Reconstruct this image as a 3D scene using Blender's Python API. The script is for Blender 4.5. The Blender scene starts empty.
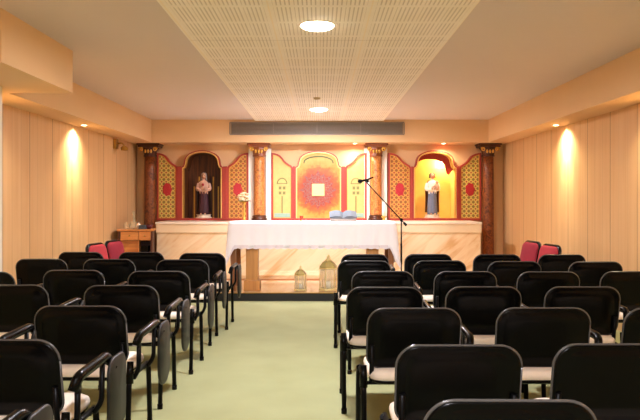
import bpy, bmesh, math, random
from mathutils import Vector, Matrix
PI = math.pi
S = bpy.context.scene
C = S.collection
random.seed(4)
S.view_settings.view_transform = 'Standard'
S.view_settings.look = 'None'
S.view_settings.gamma = 1
S.view_settings.use_curve_mapping = False
S.view_settings.exposure = 1.0
S.cycles.use_denoising = True
S.cycles.max_bounces = 10
S.cycles.diffuse_bounces = 6
S.cycles.sample_clamp_indirect = 6

# ------------------------------------------------------------------ materials
def lin(h):
    h = h.lstrip('#')
    v = [int(h[i:i+2], 16)/255 for i in (0, 2, 4)]
    return tuple(c/12.92 if c <= .04045 else ((c+.055)/1.055)**2.4 for c in v) + (1,)

class NT:
    def __init__(s, name):
        s.m = bpy.data.materials.new(name); s.m.use_nodes = True
        s.n = s.m.node_tree.nodes; s.l = s.m.node_tree.links
        s.b = s.n['Principled BSDF']
    def add(s, t, **k):
        n = s.n.new(t)
        for a, v in k.items():
            if a.startswith('i_'):
                n.inputs[a[2:].replace('_', ' ')].default_value = v
            else: setattr(n, a, v)
        return n
    def link(s, a, b): s.l.new(a, b)
    def math(s, op, a, b=None, c=None):
        n = s.n.new('ShaderNodeMath'); n.operation = op
        for i, v in enumerate((a, b, c)):
            if v is None: continue
            if hasattr(v, 'is_linked'): s.link(v, n.inputs[i])
            else: n.inputs[i].default_value = v
        return n.outputs[0]
    def mix(s, f, a, b):
        n = s.n.new('ShaderNodeMix'); n.data_type = 'RGBA'
        for i, v in ((0, f), (6, a), (7, b)):
            if hasattr(v, 'is_linked'): s.link(v, n.inputs[i])
            else: n.inputs[i].default_value = v
        return n.outputs[2]
    def obj(s):
        t = s.n.new('ShaderNodeTexCoord'); x = s.n.new('ShaderNodeSeparateXYZ')
        s.link(t.outputs['Object'], x.inputs[0]); return t.outputs['Object'], x.outputs
    def noise(s, vec, scale, detail=3, stretch=None, dist=0):
        if stretch:
            mp = s.n.new('ShaderNodeMapping'); mp.inputs['Scale'].default_value = stretch
            s.link(vec, mp.inputs[0]); vec = mp.outputs[0]
        n = s.n.new('ShaderNodeTexNoise'); n.inputs['Scale'].default_value = scale
        n.inputs['Detail'].default_value = detail; n.inputs['Distortion'].default_value = dist
        s.link(vec, n.inputs['Vector']); return n.outputs[0]
    def ramp(s, f, stops):
        n = s.n.new('ShaderNodeValToRGB')
        while len(n.color_ramp.elements) < len(stops): n.color_ramp.elements.new(.5)
        for e, (p, c) in zip(n.color_ramp.elements, stops): e.position = p; e.color = c
        s.link(f, n.inputs[0]); return n.outputs[0]
    def base(s, c): s.link(c, s.b.inputs['Base Color'])
    def bump(s, h, strength=.2, dist=.002):
        n = s.n.new('ShaderNodeBump'); n.inputs['Strength'].default_value = strength
        n.inputs['Distance'].default_value = dist
        s.link(h, n.inputs['Height']); s.link(n.outputs[0], s.b.inputs['Normal'])

def plain(name, col, rough=.5, metal=0, var=.08, scale=30, bump=0):
    t = NT(name); v, x = t.obj(); c = lin(col)
    n = t.noise(v, scale)
    if col in ('#050505', '#0c0c0d'): t.b.inputs['Specular IOR Level'].default_value = .13
    t.base(t.mix(n, tuple(k*(1-var) for k in c[:3])+(1,), tuple(min(1, k*(1+var)) for k in c[:3])+(1,)))
    t.b.inputs['Roughness'].default_value = rough; t.b.inputs['Metallic'].default_value = metal
    if bump: t.bump(t.noise(v, scale*12), bump, .001)
    return t.m

def wood(name, a, b, rough=.4, axis=2, scale=6):
    t = NT(name); v, x = t.obj()
    st = [14, 14, 14]; st[axis] = .8
    n = t.noise(v, scale/4, 4, tuple(st), .4)
    t.base(t.ramp(n, [(.3, lin(a)), (.7, lin(b))]))
    t.b.inputs['Roughness'].default_value = rough
    return t.m

def wall_panels(name):          # maple veneer boards with thin upright joints
    t = NT(name); v, x = t.obj()
    n = t.noise(v, 1.6, 4, (6, 9, .35), .3)
    fine = t.noise(v, 14, 2, (8, 8, .25))
    c = t.ramp(n, [(.25, lin('#d9b17a')), (.75, lin('#e7c692'))])
    c = t.mix(t.math('MULTIPLY', fine, .30), c, lin('#c08a58'))
    cell = t.math('DIVIDE', x[1], .6)
    fr = t.math('FRACT', t.math('ADD', cell, 20.25))
    wn = t.n.new('ShaderNodeTexWhiteNoise'); wn.noise_dimensions = '1D'
    t.link(t.math('FLOOR', t.math('ADD', cell, 20.25)), wn.inputs['W'])
    c = t.mix(t.math('MULTIPLY', wn.outputs[0], .28), c, lin('#cf9a66'))
    j = t.math('LESS_THAN', fr, .022)
    fr2 = t.math('FRACT', t.math('MULTIPLY', fr, 3.0))
    j2 = t.math('MULTIPLY', t.math('LESS_THAN', fr2, .03), .35)
    c = t.mix(t.math('MAXIMUM', t.math('MULTIPLY', j, .75), j2), c, lin('#7a4f2c'))
    t.base(c); t.b.inputs['Roughness'].default_value = .38
    t.bump(t.math('SUBTRACT', 1.0, j), .4, .004)
    return t.m

def acoustic(name):             # cream ceiling tiles with rows of short slots
    t = NT(name); v, x = t.obj()
    fx = t.math('FRACT', t.math('ADD', t.math('DIVIDE', x[0], .0296), 50.5))
    sx = t.math('LESS_THAN', t.math('ABSOLUTE', t.math('SUBTRACT', fx, .5)), .16)
    fy = t.math('FRACT', t.math('ADD', t.math('DIVIDE', x[1], .40), 50))
    sy = t.math('LESS_THAN', fy, .88)
    tx = t.math('FRACT', t.math('ADD', t.math('DIVIDE', x[0], .71), 50.5))
    inx = t.math('LESS_THAN', t.math('ABSOLUTE', t.math('SUBTRACT', tx, .5)), .455)
    band = t.math('FRACT', t.math('ADD', t.math('DIVIDE', x[0], .1775), 50))
    inb = t.math('LESS_THAN', band, .86)
    slot = t.math('MULTIPLY', t.math('MULTIPLY', sx, sy), t.math('MULTIPLY', inx, inb))
    seamx = t.math('LESS_THAN', t.math('ABSOLUTE', t.math('SUBTRACT', tx, .5)), .493)
    ty = t.math('FRACT', t.math('ADD', t.math('DIVIDE', x[1], 1.2), 50.58))
    seamy = t.math('GREATER_THAN', ty, .012)
    base = t.ramp(t.noise(v, 4, 3), [(.3, lin('#f3ebd8')), (.7, lin('#f8f1e2'))])
    c = t.mix(t.math('MULTIPLY', slot, .42), base, lin('#86714e'))
    c = t.mix(t.math('MULTIPLY', t.math('SUBTRACT', 1.0, seamx), .8), c, lin('#f3e4c4'))
    c = t.mix(t.math('MULTIPLY', t.math('SUBTRACT', 1.0, seamy), .35), c, lin('#8a734c'))
    t.base(c); t.b.inputs['Roughness'].default_value = .7
    return t.m

def carpet(name):
    t = NT(name); v, x = t.obj()
    n = t.noise(v, 2.2, 5); f = t.noise(v, 160, 2)
    c = t.ramp(n, [(.3, lin('#929568')), (.7, lin('#9ea174'))])
    c = t.mix(t.math('MULTIPLY', f, .35), c, lin('#706e46'))
    t.base(c); t.b.inputs['Roughness'].default_value = .95
    t.bump(f, .5, .004)
    return t.m

def marble(name, a, b, vein, rough=.25):
    t = NT(name); v, x = t.obj()
    m0 = t.add('ShaderNodeMapping'); m0.inputs['Rotation'].default_value = (0, math.radians(40), 0)
    mp = t.add('ShaderNodeMapping'); mp.inputs['Scale'].default_value = (1.2, 1, 7)
    t.link(v, m0.inputs[0]); t.link(m0.outputs[0], mp.inputs[0])
    n = t.noise(mp.outputs[0], 1.1, 5, None, .8)
    c = t.ramp(n, [(.30, lin(vein)), (.42, lin(b)), (.55, lin(a)), (.70, lin(a)), (.78, lin(b))])
    t.base(c); t.b.inputs['Roughness'].default_value = rough
    return t.m

def lattice(name, a, b, dot, k=40):   # gilded panel painted with a diamond pattern
    t = NT(name); v, x = t.obj()
    p = t.math('SINE', t.math('MULTIPLY', t.math('ADD', x[0], x[2]), k))
    q = t.math('SINE', t.math('MULTIPLY', t.math('SUBTRACT', x[0], x[2]), k))
    pq = t.math('MULTIPLY', p, q)
    c = t.mix(t.math('GREATER_THAN', pq, .22), lin(a), lin(b))
    c = t.mix(t.math('LESS_THAN', pq, -.66), c, lin(dot))
    n = t.noise(v, 40, 3)
    c = t.mix(t.math('MULTIPLY', n, .25), c, lin(b))
    t.base(c); t.b.inputs['Roughness'].default_value = .45; t.b.inputs['Metallic'].default_value = .1
    return t.m

def column_mat(name, cs=('#6a2f16', '#b0642e', '#cf8a48', '#8f4722', '#dca05a')):
    t = NT(name); v, x = t.obj()
    n = t.noise(v, 22, 5, (1, 1, .7), 1.6)
    n2 = t.noise(v, 3, 3, (6, 6, .5))
    c = t.ramp(n, [(.32, lin(cs[0])), (.46, lin(cs[1])), (.56, lin(cs[2])), (.68, lin(cs[3]))])
    c = t.mix(t.math('MULTIPLY', n2, .3), c, lin(cs[4]))
    t.base(c); t.b.inputs['Roughness'].default_value = .28
    t.bump(n, .3, .004)
    return t.m

def sunburst_mat(name):
    t = NT(name); v, x = t.obj()
    n = t.noise(v, 45, 4)
    c = t.ramp(n, [(.38, lin('#8e2014')), (.5, lin('#94503a')), (.6, lin('#6c4a4e')), (.68, lin('#c26e32'))])
    t.base(c); t.b.inputs['Roughness'].default_value = .5
    return t.m

def amber(name):                # painted panel: yellow edge, amber and red-orange towards its middle
    t = NT(name); v, x = t.obj()
    d = t.math('SQRT', t.math('ADD', t.math('POWER', t.math('SUBTRACT', x[0], -.017), 2), t.math('POWER', t.math('SUBTRACT', x[2], .524), 2)))
    d = t.math('ADD', d, t.math('MULTIPLY', t.math('SUBTRACT', t.noise(v, 16, 4), .5), .22))
    t.base(t.ramp(d, [(.24, lin('#9a3418')), (.37, lin('#b45e1c')), (.44, lin('#c88e32')), (.6, lin('#d0ab50'))]))
    t.b.inputs['Roughness'].default_value = .45
    return t.m

def glass(name, col, rough=.05, alpha=.35):
    t = NT(name)
    v, x = t.obj()
    t.base(t.mix(t.noise(v, 20), lin(col), lin(col)))
    t.b.inputs['Roughness'].default_value = rough
    t.b.inputs['Alpha'].default_value = alpha
    return t.m

def lamp_mat(name, col, strength):
    t = NT(name)
    t.b.inputs['Base Color'].default_value = lin(col)
    t.b.inputs['Emission Color'].default_value = lin(col)
    t.b.inputs['Emission Strength'].default_value = strength
    return t.m

M = dict(
    plaster=plain('peach_plaster', '#e2be8e', .75, var=.03, scale=3),
    ceil=plain('beige_ceiling', '#d6c9bd', .85, var=.02, scale=2),
    pillar=plain('pale_plaster', '#ddd6c2', .7, var=.03),
    panels=wall_panels('maple_wall_panels'), acoustic=acoustic('slotted_ceiling_tiles'),
    carpet=carpet('green_carpet'),
    stage=marble('polished_cream_floor', '#e6cba2', '#dcbb8e', '#cda672', .15),
    riser=plain('dark_riser', '#050604', .6), brass=plain('aged_brass', '#a8853e', .3, .85),
    marble=marble('veined_cream_cladding', '#f6e0ba', '#efd2a6', '#dfb580', .22),
    ledge=plain('white_stone', '#f4e8d4', .3, var=.03), base_brown=plain('brown_moulding', '#a8713f', .4),
    col=column_mat('carved_column'), dcol=column_mat('dark_carved_column', ('#2a0f08', '#6a3016', '#96562a', '#421b0e', '#8a5228')), cap=plain('carved_dark_gold', '#4a2513', .35, .2, .5, 60),
    white=plain('white_paint', '#f3eadb', .4, var=.02), red=plain('red_paint', '#a2382a', .45, var=.2, scale=50),
    gold=plain('gilding', '#d7a648', .32, .45, .25, 50), pale_gold=plain('pale_gilding', '#e8cf86', .4, .25, .15, 40),
    lat_g=lattice('olive_gold_lattice', '#dcc468', '#8c7636', '#ac4a30'),
    lat_o=lattice('amber_gold_lattice', '#cf9846', '#8f5a26', '#a83a26'),
    wingpale=plain('pale_yellow_painting', '#c2b068', .5, var=.15, scale=14),
    archgold=amber('amber_painting'), sun=sunburst_mat('painted_sunburst'),
    medal=plain('crimson_medallion', '#b3202a', .4, var=.35, scale=70),
    nichebrown=wood('shaded_niche_brown', '#32150a', '#7c4419', .5, 2, 10), nichegold=plain('yellow_niche', '#f3d678', .5, var=.1, scale=8),  # brown niche: the dark look of unlit gold paint put into the colour
    nichered=plain('dark_red_niche_shade', '#8e1f10', .5, var=.2), green=plain('painted_green', '#7f7a45', .6), teal=plain('painted_teal', '#8fae9c', .6, var=.2),  # niche red: shade under the arch top put into the colour
    cloth=plain('white_linen', '#f7f6fb', .85, var=.02, bump=.2), lace=plain('white_lace', '#e6dfe6', .85, var=.12, scale=120),
    altar=wood('honey_oak', '#a8733a', '#c68f4e', .4), altar_dark=wood('brown_oak', '#74451f', '#8d5a2c', .45),
    cab=wood('orange_beech', '#b8743a', '#d2904e', .35, 0), cab_dark=wood('dark_walnut', '#3d1c10', '#5d2e1a', .4),
    black=plain('black_plastic', '#050505', .24, var=.1), blackfab=plain('black_fabric', '#141414', .9, bump=.4),
    metal=plain('black_metal', '#0c0c0d', .35, .3), edge=plain('grey_edge_highlight', '#4c4a48', .22), frieze=plain('cream_frieze', '#f1dcb6', .35, var=.03), cap2=plain('carved_brown_gilt', '#8a4c28', .35, .1, .5, 60), seat=plain('ivory_fabric', '#e9dccb', .9, var=.05, bump=.3),  # edge grey: rim highlight of the chair backs put into the colour
    tablet=plain('grey_brown_laminate', '#141310', .5), redfab=plain('crimson_upholstery', '#8e1a30', .85, var=.1, bump=.3),
    pinkfab=plain('faded_red_upholstery', '#b0303c', .85, var=.1, bump=.3),
    vent=plain('vent_grey', '#948a7e', .5, .2), ventdark=plain('vent_dark', '#7d7368', .7),
    glass=glass('clear_glass', '#e0dab4', .08, .22), oliveglass=glass('olive_glass', '#b5aa58', .1, .55),
    flower=plain('cream_petals', '#f2e6c0', .8), leaf=plain('dark_leaf', '#5d6a34', .6), wax=plain('white_wax', '#f6f0e2', .5),
    flame=lamp_mat('flame', '#ffd27a', 6), diff=lamp_mat('lamp_diffuser', '#fff2dc', 14), spotd=lamp_mat('spot_lens', '#ffe3b8', 12),
    ring=plain('white_trim', '#efe6d6', .4), purple=plain('purple_habit', '#3f1a22', .7, var=.3, scale=40),
    cape=plain('pale_pink_cape', '#c9a08a', .7), skin=plain('painted_skin', '#c99a78', .6), blue=plain('blue_grey_robe', '#71788c', .7, var=.15),
    cream=plain('cream_tunic', '#ede4d6', .7), brown=plain('brown_cloak', '#8a5630', .7), hair=plain('dark_hair', '#2c1a10', .7),
    veil=plain('grey_veil', '#8b8078', .7), paper=plain('pale_grey_pages', '#555c62', .8), redglass=plain('red_votive_glass', '#c0341c', .25),
    pot=plain('ivory_ceramic', '#e3d3bb', .3), wine=plain('dark_wine', '#5a1420', .4), detector=plain('brown_grey_plastic', '#c8b48e', .5), lbrass=plain('pale_brass', '#dcc88a', .35, .1),
)

# ------------------------------------------------------------------ mesh helpers
def box(bm, c, s, bev=0, rot=None):
    r = bmesh.ops.create_cube(bm, size=1)
    mt = Matrix.Translation(c) @ (rot or Matrix()) @ Matrix.Diagonal((*s, 1))
    bmesh.ops.transform(bm, matrix=mt, verts=r['verts'])
    if bev:
        es = {e for v in r['verts'] for e in v.link_edges}
        bmesh.ops.bevel(bm, geom=list(es), offset=bev, segments=2, affect='EDGES', profile=.5)

def b2(bm, x0, x1, y0, y1, z0, z1, bev=0):
    box(bm, ((x0+x1)/2, (y0+y1)/2, (z0+z1)/2), (abs(x1-x0), abs(y1-y0), abs(z1-z0)), bev)

def fillet(pts, r, n=5):
    pts = [Vector(p) for p in pts]; out = [pts[0]]
    for i in range(1, len(pts)-1):
        a, b, c = pts[i-1], pts[i], pts[i+1]
        d = min(r, (a-b).length*.45, (c-b).length*.45)
        p, q = b+(a-b).normalized()*d, b+(c-b).normalized()*d
        for k in range(n+1):
            t = k/n; out.append(p*(1-t)**2 + b*2*t*(1-t) + q*t*t)
    out.append(pts[-1]); return out

def tube(bm, pts, r, n=8, sy=1.0, caps=True):
    pts = [Vector(p) for p in pts]; rings = []
    rs = r if isinstance(r, (list, tuple)) else [r]*len(pts)
    t0 = (pts[1]-pts[0]).normalized()
    up = Vector((0, 0, 1)) if abs(t0.z) < .9 else Vector((0, 1, 0))
    u = t0.cross(up).normalized()
    for i, p in enumerate(pts):
        if i == 0: t = t0
        elif i == len(pts)-1: t = (pts[i]-pts[i-1]).normalized()
        else: t = ((pts[i+1]-pts[i]).normalized()+(pts[i]-pts[i-1]).normalized()).normalized()
        u = (u - t*u.dot(t)).normalized(); w = t.cross(u)
        rings.append([bm.verts.new(p + (u*math.cos(2*PI*k/n) + w*math.sin(2*PI*k/n)*sy)*rs[i]) for k in range(n)])
    for a, b in zip(rings, rings[1:]):
        for k in range(n):
            f = bm.faces.new((a[k], a[(k+1) % n], b[(k+1) % n], b[k])); f.smooth = True
    if caps:
        bm.faces.new(rings[0][::-1]); bm.faces.new(rings[-1])

def lathe(bm, prof, c=(0, 0, 0), n=20, sx=1, sy=1, smooth=True, lobes=0, amp=0):
    rings = []
    for r, z in prof:
        rings.append([bm.verts.new((c[0]+sx*r*(1+amp*math.cos(lobes*a))*math.cos(a), c[1]+sy*r*(1+amp*math.cos(lobes*a))*math.sin(a), c[2]+z))
                      for a in (2*PI*k/n for k in range(n))])
    for a, b in zip(rings, rings[1:]):
        for k in range(n):
            f = bm.faces.new((a[k], a[(k+1) % n], b[(k+1) % n], b[k])); f.smooth = smooth
    bm.faces.new(rings[0][::-1]); bm.faces.new(rings[-1])

def prism(bm, pts, y0, y1):     # polygon in (x, z) pushed from y0 back to y1
    a = [bm.verts.new((x, y0, z)) for x, z in pts]; b = [bm.verts.new((x, y1, z)) for x, z in pts]
    bm.faces.new(a); bm.faces.new(b[::-1])
    for k in range(len(pts)):
        j = (k+1) % len(pts); bm.faces.new((a[k], b[k], b[j], a[j]))

def inset(pts, d, closed=True):
    n = len(pts); out = []
    area = sum(pts[i][0]*pts[(i+1) % n][1]-pts[(i+1) % n][0]*pts[i][1] for i in range(n))
    sg = 1 if area > 0 else -1
    for i in range(n):
        p = Vector(pts[i]); a = Vector(pts[i-1]); b = Vector(pts[(i+1) % n])
        if not closed and i == 0: a = p-(b-p)
        if not closed and i == n-1: b = p+(p-a)
        e1 = (p-a).normalized(); e2 = (b-p).normalized()
        n1 = Vector((-e1.y, e1.x)); n2 = Vector((-e2.y, e2.x)); m = (n1+n2)
        m = m.normalized() if m.length > 1e-6 else n1
        out.append(tuple(p + m*sg*d/max(.5, m.dot(n1))))
    return out

def ribbon(bm, outer, inner, y0, y1, closed=True):
    def v(p, y): return bm.verts.new((p[0], y, p[1]))
    A = [v(p, y0) for p in outer]; B = [v(p, y0) for p in inner]; A2 = [v(p, y1) for p in outer]; B2 = [v(p, y1) for p in inner]
    n = len(outer)
    for i in range(n if closed else n-1):
        j = (i+1) % n
        bm.faces.new((A[i], A[j], B[j], B[i])); bm.faces.new((A2[i], B2[i], B2[j], A2[j]))
        bm.faces.new((A[i], A2[i], A2[j], A[j])); bm.faces.new((B[i], B[j], B2[j], B2[i]))
    if not closed:
        bm.faces.new((A[0], B[0], B2[0], A2[0])); bm.faces.new((A[-1], A2[-1], B2[-1], B[-1]))

def rrect(w, h, r, n=6, rb=None):
    rb = r if rb is None else rb; out = []
    for cx, cz, a0, rr in ((1, 1, 0, r), (-1, 1, 90, r), (-1, -1, 180, rb), (1, -1, 270, rb)):
        for k in range(n+1):
            a = math.radians(a0+90*k/n)
            out.append((cx*(w/2-rr)+rr*math.cos(a), cz*(h/2-rr)+rr*math.sin(a)))
    return out

def puff(bm, outline, prof, f):  # stacked scaled outlines: prof = [(scale, depth)], f maps (u, v, depth) to a point
    rings = []
    for s, d in prof:
        if s < 1e-4: rings.append([bm.verts.new(f(0, 0, d))])
        else: rings.append([bm.verts.new(f(u*s, v*s, d)) for u, v in outline])
    n = len(outline)
    for a, b in zip(rings, rings[1:]):
        for k in range(n):
            j = (k+1) % n
            if len(a) == 1: q = (a[0], b[j], b[k])
            elif len(b) == 1: q = (a[k], a[j], b[0])
            else: q = (a[k], a[j], b[j], b[k])
            bm.faces.new(q).smooth = True

def ball(bm, c, r, s=(1, 1, 1), seg=14):
    q = bmesh.ops.create_uvsphere(bm, u_segments=seg, v_segments=max(6, seg*2//3), radius=r)
    bmesh.ops.transform(bm, matrix=Matrix.Translation(c) @ Matrix.Diagonal((*s, 1)), verts=q['verts'])
    for v in q['verts']:
        for fc in v.link_faces: fc.smooth = True

def obj(name, bm, mat, parent=None, label=None):
    bmesh.ops.recalc_face_normals(bm, faces=bm.faces)
    me = bpy.data.meshes.new(name); bm.to_mesh(me); bm.free()
    o = bpy.data.objects.new(name, me); C.objects.link(o)
    me.materials.append(M[mat] if isinstance(mat, str) else mat)
    if parent: o.parent = parent
    if label: o['label'] = label
    return o

def part(name, mat, parent, fn, *a, label=None, **k):
    bm = bmesh.new(); fn(bm, *a, **k); return obj(name, bm, mat, parent, label)

def thing(name, label, cat, loc=(0, 0, 0), rz=0, group=None):
    o = bpy.data.objects.new(name, None); C.objects.link(o); o.empty_display_size = .1
    o.location = loc; o.rotation_euler = (0, 0, rz)
    o['label'] = label; o['category'] = cat
    if group: o['group'] = group
    return o

def tag(o, label, cat, group=None):
    o['label'] = label; o['category'] = cat
    if group: o['group'] = group
    return o

def struct(name, bm, mat):
    o = obj(name, bm, mat); o['kind'] = 'structure'; return o

def sbox(name, mat, *a):
    bm = bmesh.new(); b2(bm, *a); return struct(name, bm, mat)

def dup(root, loc, rz=0, label=None, group=None):
    r = root.copy(); C.objects.link(r); r.location = loc; r.rotation_euler = (0, 0, rz)
    if label: r['label'] = label
    if group: r['group'] = group
    for ch in list(root.children):
        c = ch.copy(); C.objects.link(c); c.parent = r
        for g in list(ch.children):
            d = g.copy(); C.objects.link(d); d.parent = c
    return r

def light(kind, loc, power, col, **k):
    l = bpy.data.lights.new('lamp', kind); l.energy = power; l.color = lin(col)[:3]
    for a, v in k.items():
        if a != 'rot': setattr(l, a, v)
    o = bpy.data.objects.new('lamp_light', l); C.objects.link(o); o.location = loc
    if 'rot' in k: o.rotation_euler = k['rot']
    return o

# ------------------------------------------------------------------ room shell
WX, YB, YN, HC, HS = 3.2, 11.2, -5.2, 2.75, 2.37
sbox('floor', 'carpet', -WX, WX, YN, 8.87, -.1, 0)
sbox('ceiling', 'ceil', -WX, WX, YN, YB+.6, HC, HC+.1)
sbox('wall_left', 'panels', -WX-.1, -WX, YN, YB+.6, -.1, HC)
sbox('wall_right', 'panels', WX, WX+.1, YN, YB+.6, -.1, HC)
sbox('wall_near', 'plaster', -WX, WX, YN-.1, YN, 0, HC)
# back wall: a sheet with two openings for the niches
sbox('ceiling_beam', 'plaster', -WX, -2.83, YN, 10.75, HS, HC)
sbox('ceiling_beam', 'plaster', 2.83, WX, YN, 10.75, HS, HC)
sbox('ceiling_beam', 'plaster', -WX, WX, 10.75, YB, HS, HC)
sbox('ceiling_beam', 'plaster', -2.83, -2.24, 4.5, 5.8, HS, HC)
sbox('pillar', 'pillar', -WX, -2.73, 4.65, 5.5, 0, HS)
sbox('ceiling_panel', 'acoustic', -1.085, 1.065, YN, 10.73, HC-.025, HC)
bm = bmesh.new(); b2(bm, -WX, WX, 8.9, YB, 0, .11); struct('floor_platform', bm, 'stage')
sbox('trim_1', 'riser', -WX, WX, 8.87, 8.9, 0, .105)
sbox('trim_2', 'brass', -WX, WX, 8.868, 8.9, .105, .116)

# ------------------------------------------------------------------ lamps
def downlight(y, label):
    t = thing('ceiling_light', label, 'ceiling light', (-.02, y, HC-.025), 0, 'round lamps down the middle of the ceiling')
    part('trim_ring', 'ring', t, lathe, [(.12, -.003), (.145, -.004), (.152, 0), (.12, 0)], n=32)
    part('diffuser', 'diff', t, lathe, [(.0, -.03), (.07, -.027), (.115, -.014), (.13, 0), (.0, 0)], n=32)
    light('AREA', (-.02, y, HC-.05), DL, LC, shape='DISK', size=.24)
DL = 105; LC = '#f8f4ff'
downlight(4.86, 'larger round glowing ceiling lamp nearer the camera on the slotted ceiling strip')
downlight(9.35, 'smaller looking round glowing ceiling lamp near the altar vent')
for y in (.4, -3.4): downlight(y, 'round ceiling lamp in the slotted strip out over the back rows')

def washer(x, y, label):
    t = thing('recessed_spotlight', label, 'spotlight', (x, y, HS), 0, 'spotlights recessed under the side soffits')
    part('trim_ring', 'ring', t, lathe, [(.03, -.002), (.046, -.004), (.052, 0), (.03, 0)], n=20)
    part('lens', 'spotd', t, lathe, [(.0, -.003), (.03, -.003), (.03, 0), (0, 0)], n=16)
    s = 1 if x > 0 else -1
    light('SPOT', (x, y, HS-.02), WS*1.0, '#ffeacb', spot_size=math.radians(130), spot_blend=1, shadow_soft_size=.03, rot=(0, s*math.radians(-14), 0))
    light('SPOT', (x, y, HS-.02), WS*1.4, '#ffeacb', spot_size=math.radians(50), spot_blend=.9, shadow_soft_size=.03, rot=(0, s*math.radians(-12), 0))
WS = 48
for s, nm in ((-1, 'left'), (1, 'right')):
    for y, w in ((8.3, 'nearest the altar'), (6.0, 'second from the altar'), (3.7, 'third from the altar'), (1.4, 'over the last rows')):
        washer(s*3.06, y, 'small recessed spotlight in the %s side soffit, %s' % (nm, w))

NS = 20; FILL = 165
for x, w in ((-.95, 'above the orange column by the flowers'), (.60, 'above the central gold panel'), (2.12, 'above the bright yellow niche')):
    t = thing('recessed_spotlight', 'small recessed spotlight in the rear soffit, ' + w, 'spotlight', (x, 10.98, HS), 0, 'spotlights recessed over the altarpiece')
    part('trim_ring', 'ring', t, lathe, [(.03, -.002), (.046, -.004), (.052, 0), (.03, 0)], n=20)
    part('lens', 'spotd', t, lathe, [(.0, -.003), (.03, -.003), (.03, 0), (0, 0)], n=16)
    light('SPOT', (x, 10.98, HS-.02), NS, '#ffe8c6', spot_size=math.radians(150), spot_blend=1, shadow_soft_size=.03, rot=(math.radians(5), 0, 0))

for s, nm in ((-1, 'left'), (1, 'right')):      # unseen fill spots added over the seats to brighten the altar
    x, y = s*1.45, 3.75
    t = thing('recessed_spotlight', 'added unseen fill spotlight over the seats turned to the altar, %s of the slotted strip' % nm, 'spotlight', (x, y, HC), 0, 'added fill spotlights')
    part('trim_ring', 'ring', t, lathe, [(.05, -.002), (.075, -.004), (.08, 0), (.05, 0)], n=24)
    part('lens', 'spotd', t, lathe, [(.0, -.012), (.03, -.01), (.05, 0), (0, 0)], n=20)
    d = Vector((s*.35, 9.2, .95))-Vector((x, y, HC-.04))
    light('SPOT', (x, y, HC-.04), FILL, '#fbf6ff', spot_size=math.radians(36), spot_blend=.7, shadow_soft_size=.06, rot=tuple(d.to_track_quat('-Z', 'Y').to_euler()))

# vent, detector, wall fixture
t = thing('air_vent', 'long grey louvred air vent on the soffit face above the altar', 'air vent', (-.05, 10.75, 2.6))
part('backing', 'ventdark', t, b2, -1.44, 1.44, -.012, -.002, -.10, .10)
def louvres(bm):
    for k in range(9):
        box(bm, (0, -.018, -.085+k*.0212), (2.86, .016, .005), 0, Matrix.Rotation(.5, 4, 'X'))
part('louvre', 'vent', t, louvres)
def vframe(bm):
    for z in (-.1, .1): b2(bm, -1.46, 1.46, -.03, -.002, z-.008, z+.008)
    for x in [-1.46+k*.73 for k in range(5)]: b2(bm, x-.008, x+.008, -.03, -.002, -.1, .1)
part('frame', 'vent', t, vframe)
t = thing('smoke_detector', 'small brownish round detector on the ceiling strip beyond the nearer lamp', 'detector', (-.04, 8.3, HC-.025))
part('base', 'detector', t, lathe, [(.0, -.018), (.042, -.018), (.048, 0), (0, 0)])
part('sensor_cap', 'detector', t, lathe, [(0, -.026), (.025, -.025), (.034, -.018), (0, -.018)])
t = thing('wall_fixture', 'small brass coloured fixture high on the panelled wall before the dark column', 'wall fixture', (-WX, 9.95, 2.27))
part('back_box', 'brass', t, b2, 0, .05, -.06, .06, -.08, .08, .006)
part('bracket', 'brass', t, tube, fillet([(.03, 0, 0), (.12, 0, .02), (.16, 0, -.03)], .03), .012)
part('head', 'brass', t, lathe, [(.0, -.075), (.055, -.07), (.06, -.03), (.03, .0), (0, .005)], c=(.16, 0, -.03))

# ------------------------------------------------------------------ altar counter (clad ledge along the back wall)
t = thing('altar_counter', 'long cream veined ledge with white top below the altarpiece', 'counter', (-.02, 0, .11))
part('body', 'marble', t, b2, -2.6, 2.6, 10.28, YB-.005, 0, .90)
part('top_slab', 'ledge', t, b2, -2.62, 2.62, 10.25, YB-.005, .90, .935, .006)
part('base_moulding', 'base_brown', t, b2, -2.6, 2.6, 10.255, 10.285, 0, .03)
def mouldings(bm):
    b2(bm, -2.6, 2.6, 10.265, 10.285, .075, .15, .005)
part('trim_band', 'marble', t, mouldings)
part('frieze', 'frieze', t, b2, -2.61, 2.61, 10.262, 10.285, .765, .90, .004)
LZ = 1.045

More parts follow.
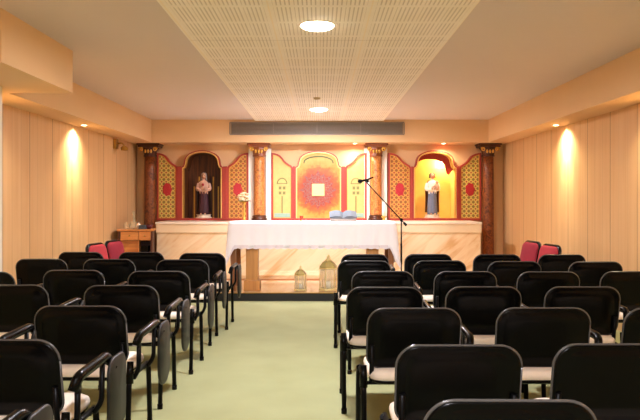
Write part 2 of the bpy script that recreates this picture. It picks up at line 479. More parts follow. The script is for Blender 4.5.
# ------------------------------------------------------------------ columns
def column(x, z0, label, boards):
    t = thing('carved_column', label, 'column', (x, 11.04, z0))
    H = 2.37-z0-.004
    def shaft(bm):
        n = 22; prof = [(.098, .09), (.1, .12)] + [(.1-.008*k/8, .12+(H-.33)*k/8) for k in range(1, 9)]
        lathe(bm, prof, n=n, lobes=11, amp=.018)
    part('shaft', 'col' if boards else 'dcol', t, shaft)
    part('base', 'cap', t, lathe, [(.0, 0), (.135, 0), (.135, .035), (.115, .05), (.125, .065), (.12, .08), (.1, .095), (0, .095)], n=24)
    def capital(bm):
        lathe(bm, [(.0, H-.22), (.098, H-.22), (.112, H-.205), (.098, H-.19), (.11, H-.13), (.15, H-.075), (.13, H-.06), (0, H-.06)], n=32, lobes=8, amp=.07)
        b2(bm, -.175, .175, -.15, .15, H-.062, H-.03, .006); b2(bm, -.195, .195, -.155, .155, H-.03, H, .006)
    cp = part('capital', 'cap2' if boards else 'cap', t, capital)
    def scrolls(bm):
        for sx in (-1, 1):
            tube(bm, [(sx*(.12+.035*math.cos(a)*(1-a/14)), -.135, H-.1+.035*math.sin(a)*(1-a/14)) for a in [k*.5 for k in range(18)]], .011, 6)
        for k in (-1, 0, 1): ball(bm, (k*.05, -.135, H-.135), .02, (1, .6, 1.7), 8)
    part('scroll', 'gold', cp, scrolls)
    if boards:
        for sx in (-1, 1):
            part('side_board', 'white', t, b2, sx*.105, sx*.195, .06, .155, 0, H-.07, label='white upright board beside the shaft')
    return t
column(-2.93, .11, 'dark carved column standing at the left wall behind the wooden cabinet', False)
column(2.90, .11, 'dark carved column standing at the right wall beside the yellow niche', False)
column(-1.045, LZ, 'orange brown carved column with white side boards behind the cream flower stand', True)
column(.965, LZ, 'orange brown carved column with white side boards behind the microphone', True)

# ------------------------------------------------------------------ altarpieces
def arch(cx, h, zb, zs, zt):
    R = zt-zs
    half = [(-1, 0), (-.99, .05), (-.95, .075), (-.90, .11), (-.875, .18), (-.86, .27), (-.85, .34)]
    pts = [(cx-h, zb)] + [(cx+u*h, zs+v*R) for u, v in half]
    for k in range(1, 16):
        a = PI*(1-k/16)
        pts.append((cx+h*.84*math.cos(a), zs+R*(.36+.64*math.sin(a)**.9)))
    pts += [(cx-u*h, zs+v*R) for u, v in half[::-1]] + [(cx+h, zb)]
    return pts

def wing_outline(xo, xi, zb, zo, zi):
    cur = [(0, 1), (.12, .985), (.28, .93), (.42, .82), (.52, .66), (.60, .50), (.70, .36), (.82, .24), (.93, .15), (1, 0)]
    return [(xi, zb), (xo, zb)] + [(xo+(xi-xo)*u, zi+(zo-zi)*v) for u, v in cur]

PX = .01742
def X(p): return (p-320)*PX
def Z(p): return 1.4-(p-200)*PX
ZB = 1.05
def altarpiece(cx_px, label, wl, wr, ac, ah, niche, wmat, spring=168, top=150.5):
    cx = X(cx_px); t = thing('altarpiece', label, 'altarpiece', (cx, 11.095, ZB), 0, 'painted altarpieces in a row along the ledge')
    def L(px): return X(px)-cx
    zz = lambda p: Z(p)-ZB
    for (o, i), mt in ((wl, wmat[0]), (wr, wmat[1])):
        ol = wing_outline(L(o), L(i), 0, zz(153), zz(168))
        w = part('wing_panel', mt, t, prism, inset(ol, .02), .02, .09)
        part('wing_border', 'red', w, ribbon, ol, inset(ol, .032), 0, .095)
        il = inset(ol, .032)
        part('inner_beading', 'gold', w, ribbon, il, inset(ol, .042), .008, .09)
        mx = L((o+i)/2)
        if niche:
            def med(bm):
                n = 28
                for s, y in ((1, .012), (.72, .004)):
                    prism(bm, [(mx+s*(.078+.007*math.cos(7*a))*math.cos(a), zz(189.5)+s*(.112+.008*math.cos(7*a))*math.sin(a)) for a in [2*PI*k/n for k in range(n)]], y, .03)
            part('medallion', 'medal', w, med)
        else:
            sx = 1 if i > o else -1
            def motif(bm):
                tube(bm, [(mx+.085*math.cos(a), .016, zz(184)+.10*math.sin(a)) for a in [PI*k/10 for k in range(11)]], .008, 6)
                for dx in (-.035, .035):
                    for dz in (188, 193): b2(bm, mx+dx-.022, mx+dx+.022, .014, .024, zz(dz)-.026, zz(dz)+.026)
                b2(bm, mx-.09, mx+.09, .014, .024, zz(184), zz(183.2)); b2(bm, mx-.012, mx+.012, .014, .024, zz(213), zz(196))
            part('painted_motif', 'green', w, motif)
            part('painted_landscape', 'teal', w, b2, L(min(o, i))+.05, L(max(o, i))-.05, .015, .024, .05, .12)
    # posts between wings and arch
    for side, wi in ((-1, wl[1]), (1, wr[1])):
        px = L(ac+side*ah); q = L(wi)
        part('post', 'red', t, b2, min(px, q)-.003, max(px, q)+.003, -.012, .10, 0, zz(166.5), .008)
    out = arch(L(ac), ah*PX, 0, zz(spring), zz(top))
    def off(d): return inset(out, d, False)
    o1, o2, o3 = off(.019), off(.034), off(.041)
    for q in (o1, o2, o3):
        q[0] = (q[0][0], 0); q[-1] = (q[-1][0], 0)
    part('arch_border', 'red', t, ribbon, out, o1, -.02, .10, closed=False)
    part('arch_moulding', 'pale_gold', t, ribbon, o1, o2, -.01, .10, closed=False)
    part('arch_beading', 'gold', t, ribbon, o2, o3, -.018, .10, closed=False)
    part('sill', 'red', t, b2, L(wl[0]), L(wr[0]), -.03, .10, -.004, .035, .004)
    if niche:
        depth = .42
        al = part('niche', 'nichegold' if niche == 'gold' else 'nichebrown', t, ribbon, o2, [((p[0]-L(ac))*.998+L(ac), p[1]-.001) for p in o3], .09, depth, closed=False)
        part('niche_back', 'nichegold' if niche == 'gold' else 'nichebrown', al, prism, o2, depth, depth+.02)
        part('niche_floor', 'gold', al, b2, o3[0][0], o3[-1][0], .09, depth, -.0, .012)
        if niche == 'gold':
            k0, k1 = 6, len(o3)-4
            nl = part('niche_lamp', 'spotd', al, ball, (L(444), .30, zz(160.5)), .022)
            light('POINT', (cx+L(444), 11.095+.30, ZB+zz(163)), 5, '#ffe6b4', shadow_soft_size=.03)
            part('niche_shade', 'nichered', al, ribbon, o3[k0:k1+1], [(p[0]-.075*min(1, i/8), p[1]-.10*min(1, (i+1)/5)) for i, p in enumerate(o3[k0:k1+1])], .16, .20, closed=False, label='dark red painted shade crescent inside the arch')  # crescent strip shaped as the shade inside the arch
        else:
            def ribs(bm):
                for u in (-.72, -.42, .42, .72): b2(bm, L(ac)+u*.3-.012, L(ac)+u*.3+.012, depth-.012, depth, .02, zz(176) if abs(u) < .6 else zz(186))
            part('gilded_stripe', 'gold', al, ribs)
    else:
        ap = part('arch_panel', 'archgold', t, prism, o2, .03, .09)
        def burst(bm):
            n = 16; pts = []
            for k in range(2*n):
                a = PI*k/n; r = .335 if k % 4 == 0 else (.29 if k % 2 == 0 else .24)
                pts.append((L(318)+r*math.cos(a), zz(190)+r*1.05*math.sin(a)))
            prism(bm, pts, .018, .04)
        sb = part('sunburst', 'sun', ap, burst)
        part('door_plate', 'pale_gold', ap, b2, L(312), L(324.3), -.02, .04, zz(196), zz(184), .008, label='pale gold square tabernacle door')
        a2 = inset(out, .085, False); a3 = inset(out, .108, False)
        part('inner_arch', 'leaf', ap, ribbon, a2[7:-7], a3[7:-7], .02, .04, closed=False)
    return t
AP1 = altarpiece(202.7, 'altarpiece with shaded brown niche and red medallions behind the left end of ledge', (157.5, 178), (248.5, 227.5), 202.7, 20.9, 'brown', ('lat_g', 'lat_o'))
altarpiece(319, 'central gold altarpiece with a red sunburst around a pale square door', (271.5, 293), (366.5, 345), 318.5, 23.5, None, ('wingpale', 'wingpale'), 168, 151)
altarpiece(434.5, 'altarpiece with bright yellow niche, dark red painted shade and two red medallions', (388, 411), (480.5, 458.5), 434.5, 22.3, 'gold', ('lat_o', 'lat_g'))

# back wall, open behind the two niches
bm = bmesh.new()
xs = -WX
for px_, ah_ in ((202.7, 20.9), (434.5, 22.3)):
    pl = inset(arch(X(px_), ah_*PX, ZB, Z(168), Z(150.5)), .026, False)
    pl[0] = (pl[0][0], ZB); pl[-1] = (pl[-1][0], ZB)
    b2(bm, xs, pl[0][0], YB, YB+.08, 0, HC); b2(bm, pl[0][0], pl[-1][0], YB, YB+.08, 0, ZB)
    for (xa, za), (xb, zb) in zip(pl, pl[1:]):
        if xb-xa > 1e-5: prism(bm, [(xa, za), (xb, zb), (xb, HC), (xa, HC)], YB, YB+.08)
    xs = pl[-1][0]
b2(bm, xs, WX, YB, YB+.08, 0, HC)
struct('wall_back', bm, 'plaster')

# ------------------------------------------------------------------ statues
def statue(name, label, x, robe, upper, cloak, hood, hs, child):
    t = thing(name, label, 'statue', (x, 11.22, ZB+.012))
    part('pedestal', 'pot', t, lathe, [(0, 0), (.145, 0), (.145, .035), (.12, .045), (.12, .07), (.135, .085), (0, .085)], n=8, smooth=False)
    z0 = .085
    def lo(bm):   # pleated skirt of the robe
        lathe(bm, [(0, z0), (.085, z0), (.088, z0+.05), (.080, z0+.2), (.074, z0+.32), (.07, z0+.40), (0, z0+.40)], n=36, sy=.75, lobes=9, amp=.06)
    part('robe', robe, t, lo)
    def up(bm):   # torso, shoulders and neck
        lathe(bm, [(0, z0+.36), (.075, z0+.36), (.08, z0+.44), (.095, z0+.52), (.088, z0+.56), (.05, z0+.59), (.028, z0+.605), (.026, z0+.63), (0, z0+.63)], n=24, sy=.68)
        for s in (-1, 1):
            tube(bm, fillet([(s*.085, 0, z0+.545), (s*.118, -.01, z0+.43), (s*.03, -.085, z0+.44)], .05), [.032]*3+[.036]*3+[.03, .024][:2], 8) if False else tube(bm, fillet([(s*.085, 0, z0+.545), (s*.118, -.01, z0+.43), (s*.03, -.085, z0+.44)], .05), .031, 8)
    part('tunic', upper, t, up)
    def hd(bm):
        ball(bm, (0, -.005, z0+.675), .048, (.85, .95, 1.15), 16)
        ball(bm, (0, -.052, z0+.67), .009, (.8, 1, 1.6), 8)
        for s in (-1, 1): ball(bm, (s*.042, 0, z0+.672), .01, (.5, .8, 1.3), 8)
    h = part('head', 'skin', t, hd)
    for s in (-1, 1): part('eye', 'hair', h, ball, (s*.017, -.045, z0+.682), .006, (1.2, .7, .8), 8)
    part('mouth', 'medal', h, box, (0, -.047, z0+.648), (.018, .006, .004))
    def hands(bm, s):
        if True:
            ball(bm, (s*.016, -.098, z0+.45), .017, (.6, 1, 1.3), 10)
            for k in range(4):
                ln = (.026, .03, .028, .02)[k]
                tube(bm, [(s*.012, -.104+k*.007, z0+.465), (s*.009, -.106+k*.007, z0+.465+ln*.6), (s*.004, -.107+k*.007, z0+.465+ln)], .004, 6)
            tube(bm, [(s*.016, -.112, z0+.445), (s*.014, -.122, z0+.458), (s*.010, -.122, z0+.472)], .0045, 6)
    for s in (-1, 1): part('hand', 'skin', t, hands, s)
    def veil(bm):
        for k, (r, zz_) in enumerate(()): pass
        pr = [(.0, z0+.735), (.03, z0+.732), (.05, z0+.71), (.055, z0+.67), (.056, z0+.63 if hood else z0+.655), (.062, z0+.59 if hood else z0+.645)]
        n = 20; rings = []
        for r, z in pr[1:]:
            rings.append([bm.verts.new((1.0*r*math.cos(a), .012+1.05*r*math.sin(a), z)) for a in [math.radians(-38+256*k/n) for k in range(n+1)]])
        top = bm.verts.new((0, .005, z0+.737))
        for k in range(n): bm.faces.new((top, rings[0][k+1], rings[0][k])).smooth = True
        for a, b in zip(rings, rings[1:]):
            for k in range(n): bm.faces.new((a[k], a[k+1], b[k+1], b[k])).smooth = True
    v = part('veil' if hood else 'hair', hs, t, veil)
    v.modifiers.new('solid', 'SOLIDIFY').thickness = .008
    def clk(bm):
        n = 22; rings = []
        for r, z, a0 in ((.07, z0+.595, -20), (.108, z0+.54, -25), (.125, z0+.42, -8), (.118, z0+.25, 0), (.122, z0+.04, 5)):
            rings.append([bm.verts.new((r*(1+.04*math.cos(k*1.7))*math.cos(a), .012+.8*r*math.sin(a), z)) for k, a in ((k, math.radians(a0+(180-2*a0)*k/n)) for k in range(n+1))])
        for a, b in zip(rings, rings[1:]):
            for k in range(n): bm.faces.new((a[k], a[k+1], b[k+1], b[k])).smooth = True
    ck = part('cloak', cloak, t, clk); ck.modifiers.new('solid', 'SOLIDIFY').thickness = .008
    for s in (-1, 1): part('foot', 'skin', t, ball, (s*.035, -.075, z0+.012), .022, (.8, 1.7, .6), 10)
    if child:
        def ch(bm):
            ball(bm, (.065, -.10, z0+.56), .028, (1, 1, 1.1), 12)
            lathe(bm, [(0, .0), (.03, .01), (.04, .06), (.03, .11), (.012, .125), (0, .125)], c=(.065, -.095, z0+.42), n=14)
            tube(bm, [(.05, -.10, z0+.52), (.02, -.125, z0+.50), (.0, -.12, z0+.47)], .011, 6)
        part('carried_child', 'skin', t, ch)
    else:
        part('chest_emblem', 'medal', t, lambda bm: ball(bm, (0, -.075, z0+.52), .022, (1, .4, 1.2), 10))
    return t
statue('robed_statue', 'statue in dark purple robe and pale cape standing in the shaded brown niche', X(203), 'purple', 'cape', 'hair', True, 'veil', False)
statue('robed_statue', 'statue in blue grey robe and white tunic holding a child in the yellow niche', X(433), 'blue', 'cream', 'brown', False, 'hair', True)

# ------------------------------------------------------------------ altar
AX = -.11; AY0, AY1 = 9.03, 9.72
t = thing('altar_table', 'wooden altar table standing on the platform under a white cloth', 'altar', (AX, (AY0+AY1)/2, .11))
TT = 1.085-.11
part('tabletop', 'altar_dark', t, b2, -1.165, 1.165, -.33, .33, TT-.07, TT-.006, .006)
for s in (-1, 1):
    def ped(bm):
        b2(bm, s*.86-.085, s*.86+.085, -.27, -.09, .14, TT-.072, .008)
        b2(bm, s*.86-.115, s*.86+.115, -.29, -.06, TT-.13, TT-.071, .006)
    pd = part('pedestal', 'altar', t, ped)
    part('plinth', 'altar', pd, b2, s*.86-.115, s*.86+.115, -.30, -.06, 0, .15, .01)
    for f in (-1, 1):
        part('leg', 'altar_dark', t, b2, s*1.12-.035, s*1.12+.035, f*.27-.035, f*.27+.035, 0, TT-.071, .005)

def cloth():
    bm = bmesh.new(); hw, hd, r = 1.18, .345, .03
    loop = []
    seg = [((-hw+r, -hd), (hw-r, -hd), 90, 'f'), ((hw, -hd+r), (hw, hd-r), 30, 'e'), ((hw-r, hd), (-hw+r, hd), 90, 'b'), ((-hw, hd-r), (-hw, -hd+r), 30, 'e')]
    nrm = {0: (0, -1), 1: (1, 0), 2: (0, 1), 3: (-1, 0)}
    for i, (a, b, n, k) in enumerate(seg):
        for j in range(n):
            u = j/(n-1); p = (a[0]+(b[0]-a[0])*u, a[1]+(b[1]-a[1])*u); nx = nrm[i]
            if k == 'e':
                d = .52+.12*abs(2*u-1)**2; fl = .035+.03*abs(2*u-1)**3
            else:
                e = max(0, (abs(2*u-1)-.955)/.045); d = .365+.18*e*e; fl = .004+.03*e
            if j == 0: nx = tuple(Vector(nx).lerp(Vector(nrm[(i+3) % 4]), .5).normalized())
            if j == n-1: nx = tuple(Vector(nx).lerp(Vector(nrm[(i+1) % 4]), .5).normalized())
            loop.append((p, nx, d, fl, j*.9+i))
    rows = 9; G = []
    for r_ in range(rows+1):
        tt = r_/rows; ring = []
        for p, nx, d, fl, ph in loop:
            w = .006*math.sin(ph*1.1)+.004*math.sin(ph*.37+1)
            o = .010+fl*tt+w*tt
            drop = max(0, d*tt-.01) if r_ else 0
            ring.append(bm.verts.new((p[0]+nx[0]*o*(0 if r_ == 0 else 1), p[1]+nx[1]*o*(0 if r_ == 0 else 1), TT+.004-drop)))
        G.append(ring)
    n = len(loop)
    for a, b in zip(G, G[1:]):
        for k in range(n): bm.faces.new((a[k], a[(k+1) % n], b[(k+1) % n], b[k])).smooth = True
    bm.faces.new(G[0])
    edge = [v.co.copy() for v in G[-1]]
    return bm, edge
bm, edge = cloth()
ac = obj('altar_cloth', bm, 'cloth'); ac.location = (AX, (AY0+AY1)/2, .11)
tag(ac, 'white lace edged cloth draped over the altar table', 'altar cloth')
ac.modifiers.new('solid', 'SOLIDIFY').thickness = .003
def lace(bm):
    n = len(edge); a = [bm.verts.new(p+Vector((0, 0, .03))) for p in edge]
    b = [bm.verts.new(p+Vector((0, 0, -.012-.016*abs(math.sin(k*.8))))) for k, p in enumerate(edge)]
    for k in range(n): bm.faces.new((a[k], a[(k+1) % n], b[(k+1) % n], b[k]))
lb = part('lace_border', 'lace', ac, lace, label='scalloped lace border'); lb.modifiers.new('solid', 'SOLIDIFY').thickness = .006
AT = 1.085+.006
# on the altar
t = thing('open_book', 'grey open book on a low stand, lying at the microphone end of the altar', 'book', (.34, 9.42, AT))
def pages(bm):
    for s in (-1, 1):
        pr = [(0, .0), (s*.05, .03), (s*.12, .033), (s*.20, .012), (s*.20, 0), (0, -.02)]
        vs = [[bm.verts.new((x, y, z+.045+(y+.12)*.30)) for x, z in pr] for y in (-.12, .14)]
        bm.faces.new(vs[0]); bm.faces.new(vs[1][::-1])
        for k in range(6): bm.faces.new((vs[0][k], vs[0][(k+1) % 6], vs[1][(k+1) % 6], vs[1][k]))
part('page_block', 'paper', t, pages)
def stand(bm):
    b2(bm, -.19, .19, -.13, -.115, 0, .035); b2(bm, -.19, .19, .12, .135, 0, .10)
    for s in (-1, 1): b2(bm, s*.17-.01, s*.17+.01, -.13, .135, 0, .02)
part('stand', 'vent', t, stand)
t = thing('votive_lamp', 'small red votive lamp on the altar before the gold panel', 'votive lamp', (-.275, 9.5, AT))
part('glass', 'redglass', t, lathe, [(.0, .002), (.02, .002), (.026, .03), (.028, .075), (.024, .075), (.022, .02), (0, .02)], n=16)
part('foot', 'brass', t, lathe, [(0, 0), (.03, 0), (.03, .005), (.012, .01), (0, .01)], n=16)

# on the ledge
t = thing('flower_stand', 'tall gilded stand topped with cream flowers beside the orange column', 'flower stand', (-1.25, 10.55, LZ))
part('stem', 'gold', t, lathe, [(0, 0), (.06, 0), (.055, .015), (.02, .04), (.014, .10), (.03, .13), (.014, .16), (.012, .27), (.03, .30), (.045, .33), (0, .33)])
def bloom(bm):
    rnd = random.Random(3)
    for k in range(60):
        a = rnd.random()*2*PI; q = math.acos(rnd.uniform(-.7, 1)); r = .092*math.sin(q); z = .40+.075*math.cos(q)
        for p in range(5):
            b = 2*PI*p/5+a
            ball(bm, (r*math.cos(a)+.013*math.cos(b), r*math.sin(a)+.013*math.sin(b), z), .012, (1, 1, .7), 6)
part('blossoms', 'flower', t, bloom)
def lv(bm):
    for k in range(9):
        a = k*2*PI/9
        q = [bm.verts.new((r*math.cos(a+d), r*math.sin(a+d), z)) for r, d, z in ((.03, 0, .33), (.08, .25, .35), (.125, 0, .335), (.08, -.25, .35))]
        bm.faces.new(q)
part('leaves', 'leaf', t, lv)
t = thing('altar_candle', 'white candle in a gilded holder on the ledge behind the microphone boom', 'candle', (1.045, 10.45, LZ))
part('wax', 'wax', t, lathe, [(0, .09), (.028, .09), (.028, .315), (.02, .32), (0, .318)], n=18)
part('holder', 'gold', t, lathe, [(0, 0), (.07, 0), (.065, .012), (.02, .03), (.018, .055), (.045, .075), (.048, .09), (0, .09)], n=20)
part('wick', 'hair', t, tube, [(0, 0, .315), (.002, 0, .335)], .002, 5)

# lanterns on the platform
def lantern(x, y, w, h, label):
    t = thing('lantern', label, 'lantern', (x, y, .116), math.radians(12), 'glass lanterns on the platform below the altar')
    part('base', 'lbrass', t, lathe, [(0, 0), (w*.56, 0), (w*.56, h*.04), (w*.50, h*.06), (0, h*.06)], n=6, smooth=False)
    part('glass', 'glass', t, lathe, [(w*.46, h*.06), (w*.48, h*.6), (w*.475, h*.6), (w*.455, h*.06)], n=6, smooth=False)
    part('roof', 'oliveglass', t, lathe, [(w*.52, h*.60), (w*.50, h*.66), (w*.34, h*.76), (w*.16, h*.82), (0, h*.82)], n=6, smooth=False)
    def fr(bm):
        for k in range(6):
            a = 2*PI*k/6
            tube(bm, [(w*.49*math.cos(a), w*.49*math.sin(a), h*.05), (w*.50*math.cos(a), w*.50*math.sin(a), h*.62), (w*.16*math.cos(a), w*.16*math.sin(a), h*.82)], w*.022, 6)
        lathe(bm, [(w*.53, h*.59), (w*.55, h*.605), (w*.53, h*.62), (w*.48, h*.605)], n=6, smooth=False)
    part('frame', 'lbrass', t, fr)
    tp = part('finial', 'lbrass', t, lathe, [(0, h*.80), (w*.16, h*.81), (w*.17, h*.84), (w*.07, h*.87), (w*.09, h*.91), (w*.07, h*.95), (0, h*.97)], n=12)
    cd = part('candle', 'wax', t, lathe, [(0, h*.06), (w*.16, h*.06), (w*.16, h*.24), (0, h*.24)], n=14)
    part('wick', 'hair', cd, tube, [(0, 0, h*.24), (0, .002, h*.27)], .002, 5)
    return t
lantern(-.278, 9.12, .17, .36, 'smaller olive glass and brass lantern, on the platform below the altar')
lantern(.118, 9.14, .25, .52, 'larger olive glass and brass lantern, on the platform below the altar')

# microphone stand
t = thing('microphone_stand', 'black boom microphone stand on the platform beside the altar', 'microphone stand', (1.25, 9.84, .11))
part('pole', 'metal', t, lambda bm: (tube(bm, [(0, 0, .05), (0, 0, .99)], .011, 10), tube(bm, [(0, 0, .3), (0, 0, .62)], .015, 10)))
for k in range(3):
    a = 2*PI*k/3+.5
    lg = part('leg', 'metal', t, tube, [(0, 0, .12), (.30*math.cos(a), .30*math.sin(a), .012)], .009, 8)
    part('rubber_foot', 'black', lg, ball, (.30*math.cos(a), .30*math.sin(a), .014), .014)
part('clutch', 'black', t, lambda bm: (ball(bm, (0, 0, .985), .027), tube(bm, [(0, -.05, .985), (0, .03, .985)], .018, 8)))
E0, E1 = Vector((.075, -.03, .90)), Vector((-.575, -.03, 1.60))
bo = part('boom', 'metal', t, tube, [E0, E1], .009, 8)
part('counterweight', 'black', bo, tube, [E0, E0+(E1-E0)*.06], .02, 10)
mc = part('microphone', 'black', t, lambda bm: (tube(bm, [(-.43, -.03, 1.64), (-.53, -.03, 1.60), (-.60, -.03, 1.585)], [.012, .016, .019], 10), tube(bm, [(-.51, -.03, 1.56), (-.53, -.03, 1.60)], .02, 8)))
part('grille', 'metal', mc, ball, (-.635, -.03, 1.578), .032, (1.25, 1, 1))

# ------------------------------------------------------------------ cabinet by the left wall
t = thing('wooden_cabinet', 'low orange wooden cabinet with open shelf by the dark column at left wall', 'cabinet', (-2.83, 9.82, .11), math.radians(10))
CH = .84
def carc(bm):
    b2(bm, -.255, -.225, 0, .36, 0, CH-.03); b2(bm, .225, .255, 0, .36, 0, CH-.03); b2(bm, -.225, .225, .34, .36, 0, CH-.03); b2(bm, -.225, .225, .01, .34, 0, .06)
part('carcass', 'cab_dark', t, carc)
part('top', 'cab', t, b2, -.275, .275, -.02, .37, CH-.03, CH, .005)
for x0, x1 in ((-.222, .04), (.046, .222)):
    d = part('drawer', 'cab', t, b2, x0, x1, -.005, .32, CH-.17, CH-.035, .004)
    part('knob', 'brass', d, ball, ((x0+x1)/2, -.018, CH-.10), .013)
part('shelf', 'cab', t, b2, -.225, .225, .01, .34, CH-.38, CH-.36)
part('divider', 'cab', t, b2, .035, .05, .01, .34, .06, CH-.17)
part('door', 'cab', t, b2, -.222, .03, .0, .016, .065, CH-.385, .004)
part('side_board', 'cab', t, b2, -.222, .03, .06, .08, CH-.36, CH-.18)
tag(obj('black_box', (lambda bm: (b2(bm, -.06, .06, -.05, .05, 0, .10, .008), bm)[1])(bmesh.new()), 'black'), 'small black box inside the open shelf of the wooden cabinet', 'box').location = (-2.72, 9.98, .11+CH-.36)
CT = .11+CH
t = thing('glass_carafe', 'tall clear glass carafe with stopper at the back of the cabinet top', 'carafe', (-2.93, 10.08, CT))
part('body', 'glass', t, lathe, [(0, .002), (.05, .002), (.06, .03), (.055, .09), (.022, .13), (.018, .19), (.026, .205), (.02, .205), (0, .2)], n=20)
part('stopper', 'glass', t, lathe, [(0, .2), (.016, .2), (.012, .22), (.026, .245), (.02, .27), (0, .28)], n=16)
def cruet(x, y, k, label):
    t = thing('glass_cruet', label, 'cruet', (x, y, CT), 0, 'glass cruets on the wooden cabinet')
    part('body', 'glass', t, lathe, [(0, .001), (.03*k, .001), (.034*k, .02*k), (.03*k, .06*k), (.015*k, .085*k), (.02*k, .105*k), (.016*k, .105*k), (0, .09*k)], n=16)
    part('handle', 'glass', t, tube, fillet([(.028*k, 0, .03*k), (.055*k, 0, .06*k), (.016*k, 0, .095*k)], .02), .004, 6)
cruet(-3.02, 9.95, 1.0, 'glass cruet at the wall end of the cabinet top, in front of tall carafe')
cruet(-2.90, 9.91, 1.15, 'slightly larger glass cruet on the cabinet top beside the white pot')
t = thing('white_pot', 'small ivory pot with lid in the middle of the wooden cabinet top', 'pot', (-2.815, 9.93, CT))
part('body', 'pot', t, lathe, [(0, 0), (.022, 0), (.036, .03), (.034, .065), (.028, .075), (0, .075)], n=20)
part('lid', 'pot', t, lathe, [(0, .075), (.03, .075), (.022, .088), (.007, .095), (.008, .105), (0, .108)], n=20)
tag(obj('wine_bowl', (lambda bm: (lathe(bm, [(0, 0), (.03, 0), (.05, .03), (.058, .06), (.052, .06), (.044, .032), (0, .012)], n=20), bm)[1])(bmesh.new()), 'wine'), 'dark wine red bowl on the cabinet top at the column end', 'bowl').location = (-2.67, 9.98, CT)
tag(obj('folded_cloth', (lambda bm: ([box(bm, (0, 0, .012+k*.02), (.11-.006*k, .08, .019), .006) for k in range(3)], bm)[1])(bmesh.new()), 'paper'), 'small stack of folded pale linen on the cabinet top', 'cloth').location = (-2.745, 9.9, CT)

# ------------------------------------------------------------------ chairs
def chair(name, label, cat, loc, rz, fabric, shell, group, arm=True, hi=.82, w=.50):
    t = thing(name, label, cat, loc, rz, group)
    zc, h = hi-.165, .33
    lean = .20
    ol = rrect(w, h, .088, 8, .07)
    def mb(u, v, d): return Vector((u, .075 - lean*(v+.165) + d - .16*u*u + .04*w*w, zc+v))
    # back shell with its raised rim
    part('back_shell', shell, t, puff, ol, [(0, .004), (.5, .003), (.84, .002), (.86, .005), (.95, .0), (.985, .004), (1.0, .014), (.995, .028), (.96, .034), (0, .034)], lambda u, v, d: mb(u, v, d))
    part('edge_highlight', 'edge', t, tube, [mb(u, v, .012) for u, v in [(a*1.002, b*1.002) for a, b in ol+ol[:1]]], .0055, 6, label='dark grey bead for the rim highlight')  # bead added to carry the highlight along the back's rim
    part('back_pad', fabric if not arm else 'blackfab', t, puff, rrect(w*.92, h*.9, .08, 8), [(0, .03), (.97, .03), (1, .04), (.97, .055), (.8, .064), (0, .068)], mb)
    so = rrect(w*.98, .45, .09, 6)
    part('seat', fabric, t, puff, so, [(0, .428), (.93, .43), (.985, .436), (1, .455), (.98, .474), (.9, .486), (.6, .490), (0, .488)],
         lambda u, v, d: Vector((u, .245+v, d-.10*max(0, v-.08)**1.5*2)))
    part('seat_pan', shell, t, puff, so, [(0, .408), (.9, .41), (.96, .42), (.975, .436), (0, .436)], lambda u, v, d: Vector((u, .245+v, d-.10*max(0, v-.08)**1.5*2)))
    def fr(bm):
        for s in (-1, 1):
            tube(bm, [(s*.262, .03, .42), (s*.262, .40, .42)], .014, 8)
            tube(bm, fillet([(s*.225, .10, .415), (s*.225, .075, .46), (s*.225, .05, .62)], .04), .013, 8)
        for y in (.10, .36): tube(bm, [(-.262, y, .405), (.262, y, .405)], .011, 8)
    part('frame', 'metal', t, fr)
    for s in (-1, 1):
        x = s*.272
        for pts in (fillet([(x, -.01, .012), (x, .02, .40), (x, .06, .425)], .03), fillet([(x, .43, .012), (x, .395, .40), (x, .36, .425)], .03)):
            lg = part('leg', 'metal', t, tube, pts, .0155, 8, .8)
            p = pts[0]; part('foot_cap', 'black', lg, lathe, [(0, -.012), (.019, -.012), (.019, .02), (0, .022)], c=tuple(p), n=10)
    for s in (-1, 1):
        part('hinge_cap', 'black', t, tube, [(s*.272, .03, .40), (s*.272, .045, .515)], [.022, .018], 8)
    if arm:
        a = part('armrest', 'black', t, tube, fillet([(.30, .05, .60), (.312, .075, .655), (.318, .40, .665), (.318, .47, .62)], .05, 6), .021, 8, 1.2)
        part('arm_post', 'metal', a, tube, fillet([(.285, .06, .42), (.312, .065, .47), (.312, .07, .645)], .03), .013, 8)
        part('arm_post', 'metal', a, tube, fillet([(.285, .34, .42), (.318, .34, .47), (.318, .35, .65)], .03), .013, 8)
        part('writing_tablet', 'tablet', t, puff, rrect(.24, .38, .07, 6, .11), [(0, -.009), (.96, -.009), (1, -.005), (1, .005), (.96, .009), (0, .009)],
             lambda u, v, d: Vector((.346+d, .47+u, .465+v)), label='folded grey brown writing tablet')
        part('tablet_hinge', 'metal', a, tube, [(.318, .42, .63), (.352, .44, .60)], .012, 8)
    return t

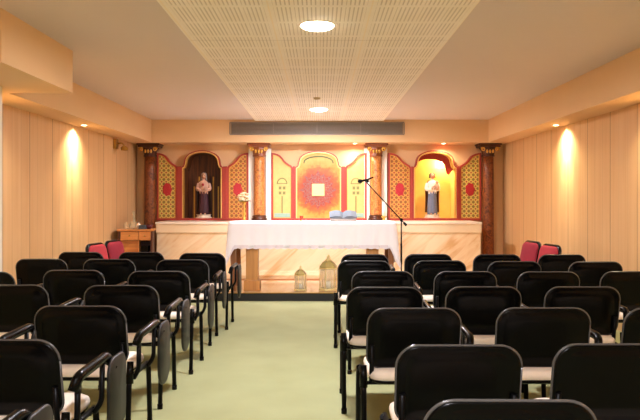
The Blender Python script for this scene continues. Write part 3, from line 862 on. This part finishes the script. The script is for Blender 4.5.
ORD = ['first', 'second', 'third', 'fourth', 'fifth', 'sixth', 'seventh']
LBL = 'black ivory-seated chair, %s from the altar, %s'
cols = [  # (where, group, [(x, y) from the altar outward])
    ('aisle column of the left block', 'L', [(-1.28, 6.98), (-1.33, 6.22), (-1.31, 5.22), (-1.345, 4.36), (-1.31, 3.52), (-1.33, 2.68), (-1.34, 1.86)]),
    ('middle column of the left block', 'L', [(-1.975, 7.10), (-2.06, 6.28), (-2.03, 5.30), (-2.10, 4.38), (-2.0, 3.38)]),
    ('wall side column of the left block', 'L', [(-2.65, 7.12), (-2.73, 6.30), (-2.70, 5.16)]),
    ('aisle column of the right block', 'R', [(.475, 6.82), (.42, 6.12), (.51, 5.22), (.43, 4.27), (.505, 3.45), (.555, 2.58), (.55, 1.88)]),
    ('second column right of the aisle', 'R', [(1.155, 6.85), (1.14, 6.12), (1.175, 5.20), (1.09, 4.29), (1.20, 3.46), (1.19, 2.60)]),
    ('third column right of the aisle', 'R', [(1.875, 6.80), (1.83, 6.05), (1.84, 5.18), (1.75, 4.29), (1.87, 3.44)]),
    ('fourth column right of the aisle', 'R', [(2.56, 6.80), (2.58, 6.02), (2.52, 5.20)]),
]
rnd = random.Random(8)
proto = {}
for where, g, pts in cols:
    for k, (x, y) in enumerate(pts):
        lb = LBL % (ORD[k], where)
        arm = g == 'L' or y > 3.0
        grp = ('tablet arm chairs in the left block' if g == 'L' else 'tablet arm chairs in the right block') if arm else 'armless chairs at the near end of the right block'
        rz = math.radians(rnd.uniform(-1.0, 1.0))
        if arm not in proto:
            proto[arm] = chair('conference_chair', lb, 'chair', (x, y-.06, 0), rz, 'seat', 'black', grp, arm)
        else:
            dup(proto[arm], (x, y-.06, 0), rz, lb, grp)
# red chairs along the side walls
for x, y, s, fab, lb in ((-2.70, 8.62, 1, 'redfab', 'deep red upholstered chair by the left wall, beside the wooden cabinet'),
                         (-2.73, 8.02, 1, 'pinkfab', 'lighter red upholstered chair by the left wall, behind the black chairs'),
                         (2.72, 8.45, -1, 'redfab', 'deep red upholstered chair by the right wall, nearest the dark column'),
                         (2.74, 7.82, -1, 'pinkfab', 'lighter red upholstered chair by the right wall, behind the black chairs')):
    chair('red_chair', lb, 'chair', (x-s*.12, y, 0), math.radians(-90-9 if s > 0 else 90+9), fab, 'black', 'red chairs along the side walls', False, .855, .46)

# ------------------------------------------------------------------ world and camera
w = bpy.data.worlds.new('world'); S.world = w; w.use_nodes = True
w.node_tree.nodes['Background'].inputs[0].default_value = (.9, .75, .6, 1)
w.node_tree.nodes['Background'].inputs[1].default_value = .2
cam = bpy.data.cameras.new('camera'); co = bpy.data.objects.new('camera', cam); C.objects.link(co)
cam.lens = 36; cam.sensor_width = 36; cam.sensor_fit = 'HORIZONTAL'; cam.shift_y = -10/640
co.location = (0, 0, 1.4); co.rotation_euler = (PI/2, 0, 0); cam.clip_start = .05
S.camera = co
